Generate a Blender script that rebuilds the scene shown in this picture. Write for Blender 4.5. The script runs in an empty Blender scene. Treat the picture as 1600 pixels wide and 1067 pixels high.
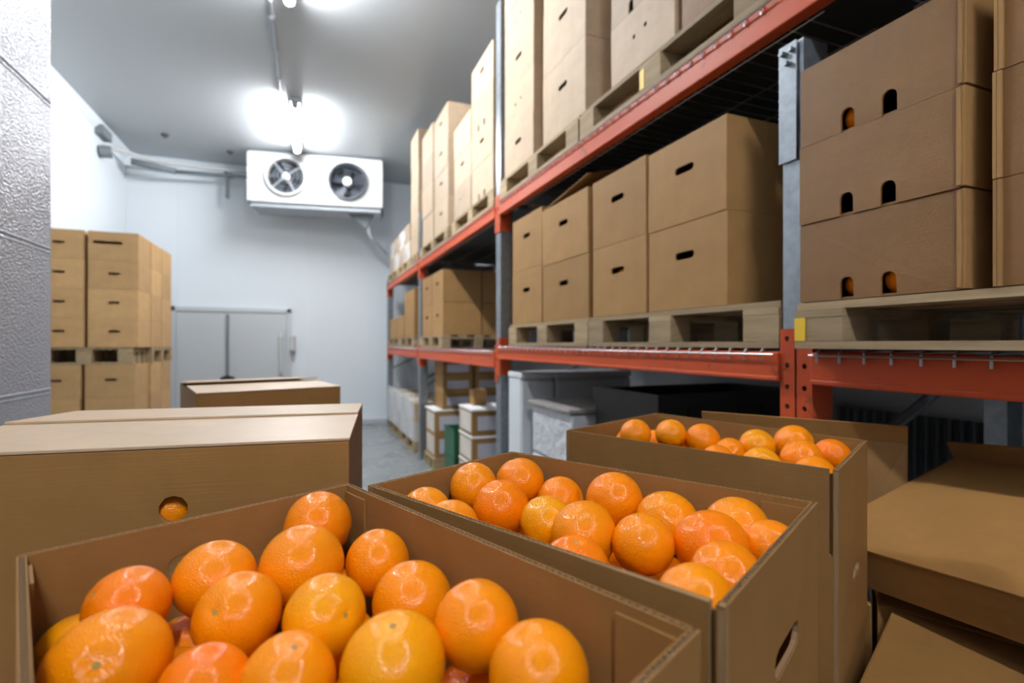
import bpy, bmesh, math, random
from mathutils import Vector, Matrix
from mathutils.geometry import tessellate_polygon

# ------------------------------------------------------------------ camera, world, exposure
sc = bpy.context.scene
COL = sc.collection
random.seed(7)
EYE = 1.5                      # eye height; h below means height relative to the eye
YAW = math.radians(21.617)     # camera is turned right of the aisle direction (+Y)
cd = bpy.data.cameras.new('camera'); cam = bpy.data.objects.new('camera', cd); COL.objects.link(cam)
cam.location = (0, 0, EYE); cam.rotation_euler = (math.pi/2, 0, -YAW)
cd.sensor_width = 36; cd.lens = 805/1600*36; cd.shift_y = 3.5/1600
cd.clip_start = .02
cd.dof.use_dof = True; cd.dof.focus_distance = .78; cd.dof.aperture_fstop = 3.2
sc.camera = cam
sc.view_settings.view_transform = 'Standard'
sc.view_settings.look = 'None'
sc.view_settings.gamma = 1
sc.view_settings.exposure = 0.13
w = bpy.data.worlds.new('world'); sc.world = w; w.use_nodes = True
w.node_tree.nodes['Background'].inputs[0].default_value = (.6, .7, .8, 1)
w.node_tree.nodes['Background'].inputs[1].default_value = .02
LAMP = 230.0                    # radiance of the ceiling tubes
LAMPS = [(6.95, 8.6, .95), (3.25, 4.9, 1.2), (-2.6, -1.0, 1.2)]

# ------------------------------------------------------------------ materials
MAT = {}
def mat(name):
    m = bpy.data.materials.new(name); m.use_nodes = True; MAT[name] = m
    nt = m.node_tree; b = nt.nodes['Principled BSDF']
    return m, nt, b
def node(nt, t, **kw):
    n = nt.nodes.new(t)
    for k, v in kw.items():
        if k in n.inputs: n.inputs[k].default_value = v
        else: setattr(n, k, v)
    return n
def simple(name, col, rough=.6, metal=0, spec=.5, bump=None, noise=None):
    m, nt, b = mat(name)
    b.inputs['Base Color'].default_value = (*col, 1); b.inputs['Roughness'].default_value = rough
    b.inputs['Metallic'].default_value = metal; b.inputs['Specular IOR Level'].default_value = spec
    tc = node(nt, 'ShaderNodeTexCoord')
    if noise:                                    # (scale, amount): uneven tone of the material itself
        n = node(nt, 'ShaderNodeTexNoise', Scale=noise[0], Detail=4.0); nt.links.new(tc.outputs['Object'], n.inputs['Vector'])
        r = node(nt, 'ShaderNodeMixRGB', blend_type='MULTIPLY'); r.inputs[0].default_value = noise[1]
        r.inputs[1].default_value = (*col, 1); nt.links.new(n.outputs['Fac'], r.inputs[2]); nt.links.new(r.outputs[0], b.inputs['Base Color'])
    if bump:                                     # (scale, strength, distance)
        n2 = node(nt, 'ShaderNodeTexNoise', Scale=bump[0], Detail=3.0); nt.links.new(tc.outputs['Object'], n2.inputs['Vector'])
        bp = node(nt, 'ShaderNodeBump', Strength=bump[1], Distance=bump[2])
        nt.links.new(n2.outputs['Fac'], bp.inputs['Height']); nt.links.new(bp.outputs[0], b.inputs['Normal'])
    return m
def cardboard(name, col, rough=.62, flute=.10, frost=0.0, var=.16, spec=.22):
    m, nt, b = mat(name); L = nt.links
    tc = node(nt, 'ShaderNodeTexCoord'); oi = node(nt, 'ShaderNodeObjectInfo')
    hsv = node(nt, 'ShaderNodeHueSaturation'); hsv.inputs['Color'].default_value = (*col, 1)
    mr = node(nt, 'ShaderNodeMapRange'); mr.inputs[3].default_value = 1-var; mr.inputs[4].default_value = 1+var*.6
    L.new(oi.outputs['Random'], mr.inputs[0]); L.new(mr.outputs[0], hsv.inputs['Value'])
    n = node(nt, 'ShaderNodeTexNoise', Scale=7.0, Detail=6.0, Roughness=.7); L.new(tc.outputs['Object'], n.inputs['Vector'])
    mm = node(nt, 'ShaderNodeMapRange'); mm.inputs[1].default_value = .3; mm.inputs[2].default_value = .7
    mm.inputs[3].default_value = .86; mm.inputs[4].default_value = 1.06; L.new(n.outputs['Fac'], mm.inputs[0])
    mx = node(nt, 'ShaderNodeMixRGB', blend_type='MULTIPLY'); mx.inputs[0].default_value = 1
    L.new(hsv.outputs[0], mx.inputs[1]); L.new(mm.outputs[0], mx.inputs[2]); L.new(mx.outputs[0], b.inputs['Base Color'])
    b.inputs['Roughness'].default_value = rough; b.inputs['Specular IOR Level'].default_value = spec
    mp = node(nt, 'ShaderNodeMapping'); mp.inputs['Scale'].default_value = (5, 5, 260); L.new(tc.outputs['Object'], mp.inputs[0])
    n2 = node(nt, 'ShaderNodeTexNoise', Scale=1.0, Detail=2.0); L.new(mp.outputs[0], n2.inputs['Vector'])
    bp = node(nt, 'ShaderNodeBump', Strength=flute, Distance=.002); L.new(n2.outputs['Fac'], bp.inputs['Height'])
    last = bp
    if frost:                                    # fine frozen droplets on the film/board
        n3 = node(nt, 'ShaderNodeTexNoise', Scale=220.0, Detail=2.0, Roughness=.6); L.new(tc.outputs['Object'], n3.inputs['Vector'])
        b3 = node(nt, 'ShaderNodeBump', Strength=frost, Distance=.004); L.new(n3.outputs['Fac'], b3.inputs['Height'])
        L.new(bp.outputs[0], b3.inputs['Normal'])
        b.inputs['Coat Weight'].default_value = .3; b.inputs['Coat Roughness'].default_value = .12
        L.new(b3.outputs[0], b.inputs['Coat Normal'])
    L.new(last.outputs[0], b.inputs['Normal'])
    return m
KRAFT = (.335, .188, .070)
cardboard('kraft_warm', (.50, .31, .14))
cardboard('kraft', KRAFT)
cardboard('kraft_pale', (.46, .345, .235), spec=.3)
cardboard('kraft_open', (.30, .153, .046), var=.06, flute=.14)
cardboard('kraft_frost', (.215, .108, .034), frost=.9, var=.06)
cardboard('kraft_sheen', (.56, .40, .25), rough=.42, var=.05, spec=.6)  # grazing sheen of the carton tops put into a paler base colour
cardboard('white_board', (.60, .56, .50), var=.08)
simple('kraft_core', (.27, .17, .085), .9, bump=(300, .5, .001))
simple('hole_edge', (.30, .19, .10), .9)

def orange_material():
    m, nt, b = mat('orange_peel'); L = nt.links
    tc = node(nt, 'ShaderNodeTexCoord'); oi = node(nt, 'ShaderNodeObjectInfo')
    cr = node(nt, 'ShaderNodeValToRGB'); sx = node(nt, 'ShaderNodeSeparateColor'); L.new(oi.outputs['Color'], sx.inputs[0]); L.new(sx.outputs[0], cr.inputs[0])   # ripeness set per fruit
    e = cr.color_ramp.elements; e[0].color = (.97, .195, .001, 1); e[1].color = (.98, .40, .002, 1)
    n = node(nt, 'ShaderNodeTexNoise', Scale=1.3, Detail=3.0); L.new(tc.outputs['Object'], n.inputs['Vector'])
    mx = node(nt, 'ShaderNodeMixRGB'); mx.inputs[2].default_value = (.98, .29, .001, 1)
    mr = node(nt, 'ShaderNodeMapRange'); mr.inputs[1].default_value = .35; mr.inputs[2].default_value = .7; mr.inputs[4].default_value = .45
    L.new(n.outputs['Fac'], mr.inputs[0]); L.new(mr.outputs[0], mx.inputs[0]); L.new(cr.outputs[0], mx.inputs[1]); L.new(mx.outputs[0], b.inputs['Base Color'])
    v = node(nt, 'ShaderNodeTexVoronoi', Scale=26.0); L.new(tc.outputs['Object'], v.inputs['Vector'])
    n2 = node(nt, 'ShaderNodeTexNoise', Scale=18.0, Detail=3.0); L.new(tc.outputs['Object'], n2.inputs['Vector'])
    ad = node(nt, 'ShaderNodeMath', operation='ADD'); L.new(v.outputs['Distance'], ad.inputs[0]); L.new(n2.outputs['Fac'], ad.inputs[1])
    bp = node(nt, 'ShaderNodeBump', Strength=.24, Distance=.018); L.new(ad.outputs[0], bp.inputs['Height']); L.new(bp.outputs[0], b.inputs['Normal'])
    b.inputs['Roughness'].default_value = .17; b.inputs['Specular IOR Level'].default_value = .42
    b.inputs['Subsurface Weight'].default_value = .08; b.inputs['Subsurface Radius'].default_value = (1, .35, .08); b.inputs['Subsurface Scale'].default_value = .006
orange_material()
simple('stem_scar', (.35, .24, .06), .8)

def panel_mat(name, col, rough, axis_scale, spec=.4):
    m, nt, b = mat(name); L = nt.links
    tc = node(nt, 'ShaderNodeTexCoord'); b.inputs['Base Color'].default_value = (*col, 1); b.inputs['Roughness'].default_value = rough
    b.inputs['Specular IOR Level'].default_value = spec
    mp = node(nt, 'ShaderNodeMapping'); mp.inputs['Scale'].default_value = axis_scale; L.new(tc.outputs['Object'], mp.inputs[0])
    wv = node(nt, 'ShaderNodeTexWave', Scale=1.0); wv.wave_profile = 'SAW'; L.new(mp.outputs[0], wv.inputs['Vector'])
    cr = node(nt, 'ShaderNodeValToRGB'); cr.color_ramp.elements[0].position = 0; cr.color_ramp.elements[0].color = (0, 0, 0, 1)
    cr.color_ramp.elements[1].position = .015; cr.color_ramp.elements[1].color = (1, 1, 1, 1); L.new(wv.outputs['Fac'], cr.inputs[0])
    bp = node(nt, 'ShaderNodeBump', Strength=.5, Distance=.006); L.new(cr.outputs[0], bp.inputs['Height'])
    n = node(nt, 'ShaderNodeTexNoise', Scale=1.2, Detail=2.0); L.new(tc.outputs['Object'], n.inputs['Vector'])
    b2 = node(nt, 'ShaderNodeBump', Strength=.08, Distance=.05); L.new(n.outputs['Fac'], b2.inputs['Height']); L.new(bp.outputs[0], b2.inputs['Normal'])
    L.new(b2.outputs[0], b.inputs['Normal'])
W3 = 2*math.pi/20/1.0          # wave texture: one period per 1 m panel
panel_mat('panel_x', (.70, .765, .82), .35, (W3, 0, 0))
panel_mat('panel_y', (.70, .765, .82), .35, (0, W3, 0))
panel_mat('panel_dark', (.30, .31, .32), .6, (W3, 0, 0))
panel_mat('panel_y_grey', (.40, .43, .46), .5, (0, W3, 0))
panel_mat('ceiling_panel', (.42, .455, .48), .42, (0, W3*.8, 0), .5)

def floor_mat():
    m, nt, b = mat('wet_concrete'); L = nt.links
    tc = node(nt, 'ShaderNodeTexCoord'); n = node(nt, 'ShaderNodeTexNoise', Scale=2.5, Detail=6.0); L.new(tc.outputs['Object'], n.inputs['Vector'])
    cr = node(nt, 'ShaderNodeValToRGB'); cr.color_ramp.elements[0].color = (.16, .18, .185, 1); cr.color_ramp.elements[1].color = (.30, .32, .33, 1)
    L.new(n.outputs['Fac'], cr.inputs[0]); L.new(cr.outputs[0], b.inputs['Base Color'])
    r = node(nt, 'ShaderNodeMapRange'); r.inputs[3].default_value = .12; r.inputs[4].default_value = .45; L.new(n.outputs['Fac'], r.inputs[0]); L.new(r.outputs[0], b.inputs['Roughness'])
floor_mat()
def foil_mat():
    m, nt, b = mat('embossed_foil'); L = nt.links
    tc = node(nt, 'ShaderNodeTexCoord'); b.inputs['Base Color'].default_value = (.47, .50, .57, 1)
    b.inputs['Metallic'].default_value = .55; b.inputs['Roughness'].default_value = .33
    n = node(nt, 'ShaderNodeTexNoise', Scale=115.0, Detail=2.0, Roughness=.5); n.inputs['Distortion'].default_value = .6
    mp = node(nt, 'ShaderNodeMapping'); mp.inputs['Scale'].default_value = (1, .55, 1); L.new(tc.outputs['Object'], mp.inputs[0]); L.new(mp.outputs[0], n.inputs['Vector'])
    bp = node(nt, 'ShaderNodeBump', Strength=.9, Distance=.006); L.new(n.outputs['Fac'], bp.inputs['Height']); L.new(bp.outputs[0], b.inputs['Normal'])
foil_mat()
def paint_mat():
    m, nt, b = mat('orange_paint'); L = nt.links
    tc = node(nt, 'ShaderNodeTexCoord'); n = node(nt, 'ShaderNodeTexNoise', Scale=9.0, Detail=6.0, Roughness=.65); L.new(tc.outputs['Object'], n.inputs['Vector'])
    cr = node(nt, 'ShaderNodeValToRGB'); e = cr.color_ramp.elements
    e[0].position = .30; e[0].color = (.13, .04, .02, 1); e[1].position = .40; e[1].color = (.50, .072, .018, 1)
    L.new(n.outputs['Fac'], cr.inputs[0]); L.new(cr.outputs[0], b.inputs['Base Color']); b.inputs['Roughness'].default_value = .45; b.inputs['Specular IOR Level'].default_value = .3
    n2 = node(nt, 'ShaderNodeTexNoise', Scale=120.0, Detail=2.0); L.new(tc.outputs['Object'], n2.inputs['Vector'])
    bp = node(nt, 'ShaderNodeBump', Strength=.2, Distance=.003); L.new(n2.outputs['Fac'], bp.inputs['Height']); L.new(bp.outputs[0], b.inputs['Normal'])
paint_mat()
def wood_mat(name, a, c):
    m, nt, b = mat(name); L = nt.links
    tc = node(nt, 'ShaderNodeTexCoord'); oi = node(nt, 'ShaderNodeObjectInfo')
    mp = node(nt, 'ShaderNodeMapping'); mp.inputs['Scale'].default_value = (18, 3, 40); L.new(tc.outputs['Object'], mp.inputs[0])
    n = node(nt, 'ShaderNodeTexNoise', Scale=1.0, Detail=5.0, Roughness=.7); L.new(mp.outputs[0], n.inputs['Vector'])
    cr = node(nt, 'ShaderNodeValToRGB'); e = cr.color_ramp.elements; e[0].position = .3; e[0].color = (*a, 1); e[1].position = .75; e[1].color = (*c, 1)
    L.new(n.outputs['Fac'], cr.inputs[0])
    hs = node(nt, 'ShaderNodeHueSaturation'); mr = node(nt, 'ShaderNodeMapRange'); mr.inputs[3].default_value = .75; mr.inputs[4].default_value = 1.15
    L.new(oi.outputs['Random'], mr.inputs[0]); L.new(mr.outputs[0], hs.inputs['Value']); L.new(cr.outputs[0], hs.inputs['Color']); L.new(hs.outputs[0], b.inputs['Base Color'])
    b.inputs['Roughness'].default_value = .75
wood_mat('pallet_wood', (.25, .175, .09), (.44, .33, .19))
simple('yellow_paint', (.75, .50, .03), .5)
simple('galvanised', (.36, .40, .44), .38, .75, noise=(30, .5), bump=(60, .15, .003))
simple('wire', (.42, .42, .44), .32, .85)
simple('white_metal', (.52, .53, .53), .4)
simple('fan_grey', (.22, .24, .27), .5)
simple('grey_metal', (.55, .59, .62), .35, .2)
simple('trim_grey', (.45, .49, .51), .5)
simple('fan_dark', (.035, .045, .06), .5)
simple('black_plastic', (.018, .017, .016), .55)
simple('dark_rib', (.07, .08, .09), .5)
simple('pipe_wrap', (.16, .19, .21), .6)
simple('green_plastic', (.01, .09, .04), .45)
simple('paper_label', (.46, .46, .52), .6)
simple('foam_white', (.82, .83, .84), .7)
simple('wrap_white', (.55, .57, .60), .28, bump=(14, .8, .03))
simple('wrap_grey', (.30, .28, .27), .4, bump=(10, .5, .02))
simple('cabinet_white', (.62, .66, .69), .45)
simple('housing', (.70, .72, .74), .4)
simple('conduit', (.42, .47, .52), .5)
m, nt, b = mat('tube_glow'); b.inputs['Base Color'].default_value = (.9, .9, .9, 1)
MAT.pop('tube_glow'); bpy.data.materials.remove(m)
for k_, (_, _, gain_) in enumerate(LAMPS):
    m, nt, b = mat(f'tube_glow_{k_}'); b.inputs['Base Color'].default_value = (.9, .9, .9, 1)
    b.inputs['Emission Color'].default_value = (.985, .99, 1, 1); b.inputs['Emission Strength'].default_value = LAMP*gain_
m, nt, b = mat('clear_film'); b.inputs['Base Color'].default_value = (.9, .95, 1, 1); b.inputs['Roughness'].default_value = .25; b.inputs['Alpha'].default_value = .28
tc = node(nt, 'ShaderNodeTexCoord'); n = node(nt, 'ShaderNodeTexNoise', Scale=12.0, Detail=3.0); nt.links.new(tc.outputs['Object'], n.inputs['Vector'])
bp = node(nt, 'ShaderNodeBump', Strength=.8, Distance=.03); nt.links.new(n.outputs['Fac'], bp.inputs['Height']); nt.links.new(bp.outputs[0], b.inputs['Normal'])

# ------------------------------------------------------------------ mesh helpers
class MB:
    def __init__(s): s.v = []; s.f = []; s.mi = []; s.M = Matrix()
    def add(s, vs, fs, mi=0):
        o = len(s.v); s.v += [tuple(s.M @ Vector(p)) for p in vs]
        for f in fs: s.f.append(tuple(i+o for i in f)); s.mi.append(mi)
    def box(s, a, b, mi=0):
        x0, y0, z0 = a; x1, y1, z1 = b
        s.add([(x0,y0,z0),(x1,y0,z0),(x1,y1,z0),(x0,y1,z0),(x0,y0,z1),(x1,y0,z1),(x1,y1,z1),(x0,y1,z1)],
              [(0,3,2,1),(4,5,6,7),(0,1,5,4),(1,2,6,5),(2,3,7,6),(3,0,4,7)], mi)
    def prism(s, poly, z0, z1, mi=0, holes=()):
        """polygon in local xy (with holes) extruded along z"""
        loops = [list(poly)]+[list(h) for h in holes]
        pts = [p for l in loops for p in l]; n = len(pts)
        tris = tessellate_polygon([[Vector((p[0], p[1], 0)) for p in l] for l in loops])
        vs = [(p[0], p[1], z0) for p in pts]+[(p[0], p[1], z1) for p in pts]
        fs = [tuple(t) for t in tris]+[tuple(i+n for i in reversed(t)) for t in tris]
        o = 0
        for l in loops:
            k = len(l)
            fs += [(o+i, o+(i+1) % k, o+(i+1) % k+n, o+i+n) for i in range(k)]; o += k
        s.add(vs, fs, mi)
    def tube(s, pts, r, n=8, mi=0, cap=True):
        pts = [Vector(p) for p in pts]; vs = []; fs = []
        for i, p in enumerate(pts):
            d = (pts[min(i+1, len(pts)-1)]-pts[max(i-1, 0)]).normalized()
            a = d.orthogonal().normalized() if i == 0 else (a-d*a.dot(d)).normalized()
            c = d.cross(a)
            for k in range(n):
                t = 2*math.pi*k/n; vs.append(p+a*math.cos(t)*r+c*math.sin(t)*r)
        for i in range(len(pts)-1):
            for k in range(n): fs.append((i*n+k, i*n+(k+1) % n, (i+1)*n+(k+1) % n, (i+1)*n+k))
        if cap: fs += [tuple(range(n))[::-1], tuple(range((len(pts)-1)*n, len(pts)*n))]
        s.add(vs, fs, mi)
    def build(s, name, mats, parent=None, smooth=False, bevel=0, loc=None):
        if not isinstance(mats, (list, tuple)): mats = [mats]
        me = bpy.data.meshes.new(name)
        vv = s.v
        if loc is not None: vv = [tuple(Vector(p)-Vector(loc)) for p in s.v]
        me.from_pydata(vv, [], s.f)
        for mm_ in mats: me.materials.append(MAT[mm_])
        bm = bmesh.new(); bm.from_mesh(me)
        for f, i in zip(bm.faces, s.mi): f.material_index = i; f.smooth = smooth
        bmesh.ops.recalc_face_normals(bm, faces=bm.faces); bm.to_mesh(me); bm.free()
        o = bpy.data.objects.new(name, me); COL.objects.link(o)
        if loc is not None: o.location = loc
        if parent: o.parent = parent
        if bevel:
            md = o.modifiers.new('edge', 'BEVEL'); md.width = bevel; md.segments = 2; md.limit_method = 'ANGLE'; md.angle_limit = .6
        return o
def tag(o, label, cat, group=None, kind=None):
    o['label'] = label; o['category'] = cat
    if group: o['group'] = group
    if kind: o['kind'] = kind
    return o
def struct(o): o['kind'] = 'structure'; return o
def empty(name, loc, rz=0):
    o = bpy.data.objects.new(name, None); COL.objects.link(o); o.location = loc; o.rotation_euler = (0, 0, rz); o.empty_display_size = .05; return o
def link(name, me, parent, loc=(0,0,0), bevel=0):
    o = bpy.data.objects.new(name, me); COL.objects.link(o); o.parent = parent; o.location = loc
    if bevel:
        md = o.modifiers.new('edge', 'BEVEL'); md.width = bevel; md.segments = 1
    return o
def simple_box(name, a, b, m, parent=None, bevel=0):
    mb = MB(); mb.box(a, b); c = ((a[0]+b[0])/2, (a[1]+b[1])/2, a[2])
    return mb.build(name, m, parent, bevel=bevel, loc=c if parent is None else None)
def slot(cx, cz, w, h, n=5):
    r = h/2; out = []
    for k in range(n+1):
        t = -math.pi/2+math.pi*k/n; out.append((cx+w/2-r+r*math.cos(t), cz+r*math.sin(t)))
    for k in range(n+1):
        t = math.pi/2+math.pi*k/n; out.append((cx-w/2+r+r*math.cos(t), cz+r*math.sin(t)))
    return out
def arched_outline(w, h, arches, aw=.036, ah=.058):
    """front panel outline with arched notches in the bottom edge"""
    out = [(0, 0)]
    for c in sorted(arches):
        r = aw/2; out.append((c-r, 0))
        for k in range(9):
            t = math.pi-math.pi*k/8; out.append((c+r*math.cos(t), ah-r+r*math.sin(t)))
        out.append((c+r, 0))
    return out+[(w, 0), (w, h), (0, h)]

# ------------------------------------------------------------------ the room
RX0, RX1, RY0, RY1, RZ = -2.73, 2.70, -4.6, 10.0, 4.57
struct(simple_box('floor', (RX0-.2, RY0-.2, -.1), (RX1+.2, RY1+.2, 0), 'wet_concrete'))
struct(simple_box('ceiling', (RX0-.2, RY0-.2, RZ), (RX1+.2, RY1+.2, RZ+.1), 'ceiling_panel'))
struct(simple_box('wall_far', (RX0-.15, RY1, 0), (RX1+.15, RY1+.15, RZ), 'panel_x'))
struct(simple_box('wall_left', (RX0-.15, RY0, 0), (RX0, RY1, RZ), 'panel_y'))
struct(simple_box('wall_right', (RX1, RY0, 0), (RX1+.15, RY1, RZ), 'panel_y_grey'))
struct(simple_box('wall_back', (RX0-.15, RY0-.15, 0), (RX1+.15, RY0, RZ), 'panel_dark'))
struct(simple_box('baseboard_far', (-.2, RY1-.10, 0), (RX1, RY1, .10), 'trim_grey', bevel=.01))
struct(simple_box('baseboard_left', (RX0, RY0, 0), (RX0+.10, RY1-.1, .10), 'trim_grey', bevel=.01))
mb = MB(); mb.prism([(0, 0), (.10, 0), (0, -.10)], 0, RY1-RY0)
o = mb.build('trim_1', 'panel_x'); o.rotation_euler = (math.pi/2, 0, 0); o.location = (RX0, RY1, RZ); struct(o)
# partition clad in embossed foil, left foreground
mb = MB(); z = 0
for top in (1.304, 1.887, 2.497, 3.10, 3.70, RZ):
    mb.box((-1.13, -2.2, z+.004), (-1.0, 2.715, top-.004)); z = top
    mb.box((-1.13, -2.2, top-.004), (-1.0, 2.715, top+.004))
o = mb.build('wall_partition', 'embossed_foil', loc=(-1.06, 0, 0)); struct(o)
mb = MB()
for zz in (1.304, 1.887, 2.497, 3.10, 3.70):
    mb.tube([(-1.001, -2.2, zz+.009), (-1.001, 2.712, zz+.009)], .0045, 8); mb.tube([(-1.002, -2.2, zz-.009), (-1.002, 2.712, zz-.009)], .004, 8)
struct(mb.build('trim_2', 'embossed_foil', smooth=True))

# door in the far wall
dr = empty('door_1', (-1.18, RY1-.02, 0)); struct(dr)
mb = MB(); mb.box((-.93, -.05, 0), (-.85, .02, 2.12)); mb.box((.83, -.05, 0), (.905, .02, 2.12)); mb.box((-.93, -.05, 2.04), (.905, .02, 2.12))
mb.build('door_frame', 'grey_metal', dr, bevel=.008)
simple_box('door_panel', (-.848, -.03, .02), (.828, .01, 2.038), 'grey_metal', dr, bevel=.006); dp = bpy.data.objects['door_panel']
mb = MB(); mb.tube([(-.085, -.07, .93), (-.085, -.07, 2.0)], .022, 10); mb.box((-.10, -.055, 1.0), (-.07, -.02, 1.05)); mb.box((-.10, -.055, 1.9), (-.07, -.02, 1.95))
rod = mb.build('door_rod', 'pipe_wrap', dr, smooth=False); rod['label'] = 'dark upright rod in the middle of the door'
mb = MB(); mb.tube([(-.19, -.07, .90), (-.085, -.075, .945), (.02, -.07, .90)], .028, 10); mb.box((-.12, -.10, .88), (-.05, -.04, .95))
mb.build('rod_grip', 'black_plastic', rod)
mb = MB(); mb.tube([(.74, -.04, .95), (.74, -.085, 1.0), (.74, -.085, 1.62), (.74, -.04, 1.67)], .032, 10); mb.box((.70, -.05, .86), (.80, -.03, .96))
mb.build('door_handle', 'white_metal', dp)
mb = MB(); mb.tube([(.93, -.10, 1.38), (.93, -.10, 1.62)], .045, 12); mb.box((.88, -.06, 1.36), (.98, .02, 1.64))
mb.build('door_lock', 'white_metal', dr)

# ------------------------------------------------------------------ ceiling lights
for k, (y0, y1, gain) in enumerate(LAMPS):
    L = y1-y0
    t = empty('ceiling_light', (-.15, (y0+y1)/2, RZ-.10))
    tag(t, ['glowing tube light above the two-fan cooling unit', 'glowing tube light at the top edge of the photo', 'tube light on the ceiling behind the viewer'][k], 'lamp', 'tube lights along the ceiling')
    mb = MB(); mb.box((-.06, -L/2, .035), (.06, L/2, .098)); mb.build('housing', 'housing', t, bevel=.008)
    mb = MB(); mb.tube([(0, -L/2+.03, 0), (0, L/2-.03, 0)], .038, 16); o = mb.build('glow_tube', f'tube_glow_{k}', t, smooth=True)
    for sgn in (-1, 1):
        mb = MB(); mb.tube([(0, sgn*(L/2-.035), 0), (0, sgn*(L/2+.03), 0)], .043, 14); mb.box((-.03, sgn*(L/2)-.02, 0), (.03, sgn*(L/2)+.02, .04)); mb.build('end_cap', 'conduit', o)
mb = MB(); mb.tube([(-.31, 5.05, RZ-.016), (-.31, 6.9, RZ-.016)], .016, 8)
for y in (5.3, 5.9, 6.5): mb.box((-.335, y-.02, RZ-.035), (-.285, y+.02, RZ-.001))
tag(mb.build('cable_conduit', 'conduit', loc=(-.31, 6, RZ-.016)), 'grey cable conduit on the ceiling between the two tube lights', 'conduit')
for k, (x, y) in enumerate([(-1.95, 8.9), (-1.15, 9.3), (.72, 9.45)]):
    mb = MB(); mb.tube([(x, y, RZ-.001), (x, y, RZ-.02)], .05, 12); mb.tube([(x, y, RZ-.02), (x, y, RZ-.05)], .02, 8)
    tag(mb.build('ceiling_anchor', 'fan_dark', loc=(x, y, RZ-.05)), ['dark ceiling anchor above the pipe nearest the left wall', 'dark ceiling anchor just left of the cooling unit', 'dark ceiling anchor right of the cooling unit by the tall cartons'][k], 'anchor', 'ceiling anchors by the far wall')

# ------------------------------------------------------------------ cooling unit with two fans
cu = empty('cooling_unit', (.133, 8.9, EYE+2.25), math.radians(-8.9))
tag(cu, 'white two-fan cooling unit hanging on the far wall under the tube light', 'cooler')
CW, CH, CDp = 2.06, .775, .62
def circle(cx, cy, r, n=40): return [(cx+r*math.cos(2*math.pi*k/n), cy+r*math.sin(2*math.pi*k/n)) for k in range(n)]
FX = [(-.455, .41), (.475, .395)]
mb = MB(); mb.M = Matrix.Rotation(math.pi/2, 4, 'X')
mb.prism([(-CW/2, 0), (CW/2, 0), (CW/2, CH), (-CW/2, CH)], 0, .02, holes=[circle(x, z, .285) for x, z in FX])
mb.M = Matrix(); mb.box((-CW/2, .001, 0), (-CW/2+.02, CDp, CH)); mb.box((CW/2-.02, .001, 0), (CW/2, CDp, CH)); mb.box((-CW/2, .001, CH-.02), (CW/2, CDp, CH)); mb.box((-CW/2, .001, 0), (CW/2, CDp, .02)); mb.box((-CW/2, CDp-.02, 0), (CW/2, CDp, CH))
mb.build('housing', 'white_metal', cu)
for k, (x, z) in enumerate(FX):
    mb = MB(); mb.M = Matrix.Translation((x, -.02, z)) @ Matrix.Rotation(math.pi/2, 4, 'X')
    mb.prism(circle(0, 0, .305), -.005, .05, holes=[circle(0, 0, .275)]); f = mb.build('fan', 'white_metal' if k == 0 else 'fan_dark', cu)
    mb = MB(); mb.M = Matrix.Translation((x, .06, z)) @ Matrix.Rotation(math.pi/2, 4, 'X')
    mb.prism(circle(0, 0, .283), -.16, -.15); mb.build('fan_back', 'fan_dark', f)
    mb = MB()
    for q in range(5):
        a = 2*math.pi*q/5+.4; vs = []
        for (r, da, dy) in [(.07, -.25, .03), (.25, -.42, .05), (.265, .25, -.02), (.07, .35, -.01)]: vs.append((x+r*math.cos(a+da), .05+dy, z+r*math.sin(a+da)))
        vs += [(p[0], p[1]+.006, p[2]) for p in vs]
        mb.add(vs, [(0,1,2,3),(7,6,5,4),(0,4,5,1),(1,5,6,2),(2,6,7,3),(3,7,4,0)])
    mb.build('fan_blades', 'fan_dark', f)
    mb = MB(); mb.tube([(x, -.05, z), (x, .10, z)], .062 if k == 0 else .07, 20); mb.build('fan_hub', 'white_metal', f)
    mb = MB()
    if k == 0:
        for a in (.62, 2.3, 3.9, 5.2): mb.tube([(x, -.062, z), (x+.295*math.cos(a), -.055, z+.295*math.sin(a))], .013, 8)
    for r in (.12, .18, .24, .29): mb.tube([(x+r*math.cos(2*math.pi*q/32), -.066, z+r*math.sin(2*math.pi*q/32)) for q in range(33)], .0035, 5)
    mb.build('fan_guard', 'fan_grey' if k == 0 else 'fan_dark', f)
mb = MB(); mb.box((-CW/2+.04, .03, -.07), (CW/2-.03, CDp-.02, -.002)); mb.build('drain_tray', 'conduit', cu)
mb = MB(); mb.box((-CW/2+.03, -.01, CH+.001), (CW/2-.03, .06, CH+.03))
for x in (-.8, .75): mb.box((x-.03, .1, CH), (x+.03, .5, CH+.045)); mb.tube([(x, .3, CH), (x, .3, RZ-EYE-2.25)], .012, 8)
mb.build('hanger_rail', 'pipe_wrap', cu)
mb = MB(); mb.prism([(0, 0), (.42, 0), (.30, -.22)], -.02, .02); pb = mb.build('tray_bracket', 'pipe_wrap', cu); pb.rotation_euler = (math.pi/2, 0, 0); pb.location = (.46, .25, -.071)
mb = MB(); mb.tube([(.80, .30, -.05), (.80, .30, -.34), (.83, .35, -.42), (1.10, .62, -.66)], .028, 10); mb.build('drain_pipe', 'conduit', cu, smooth=True)

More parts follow.
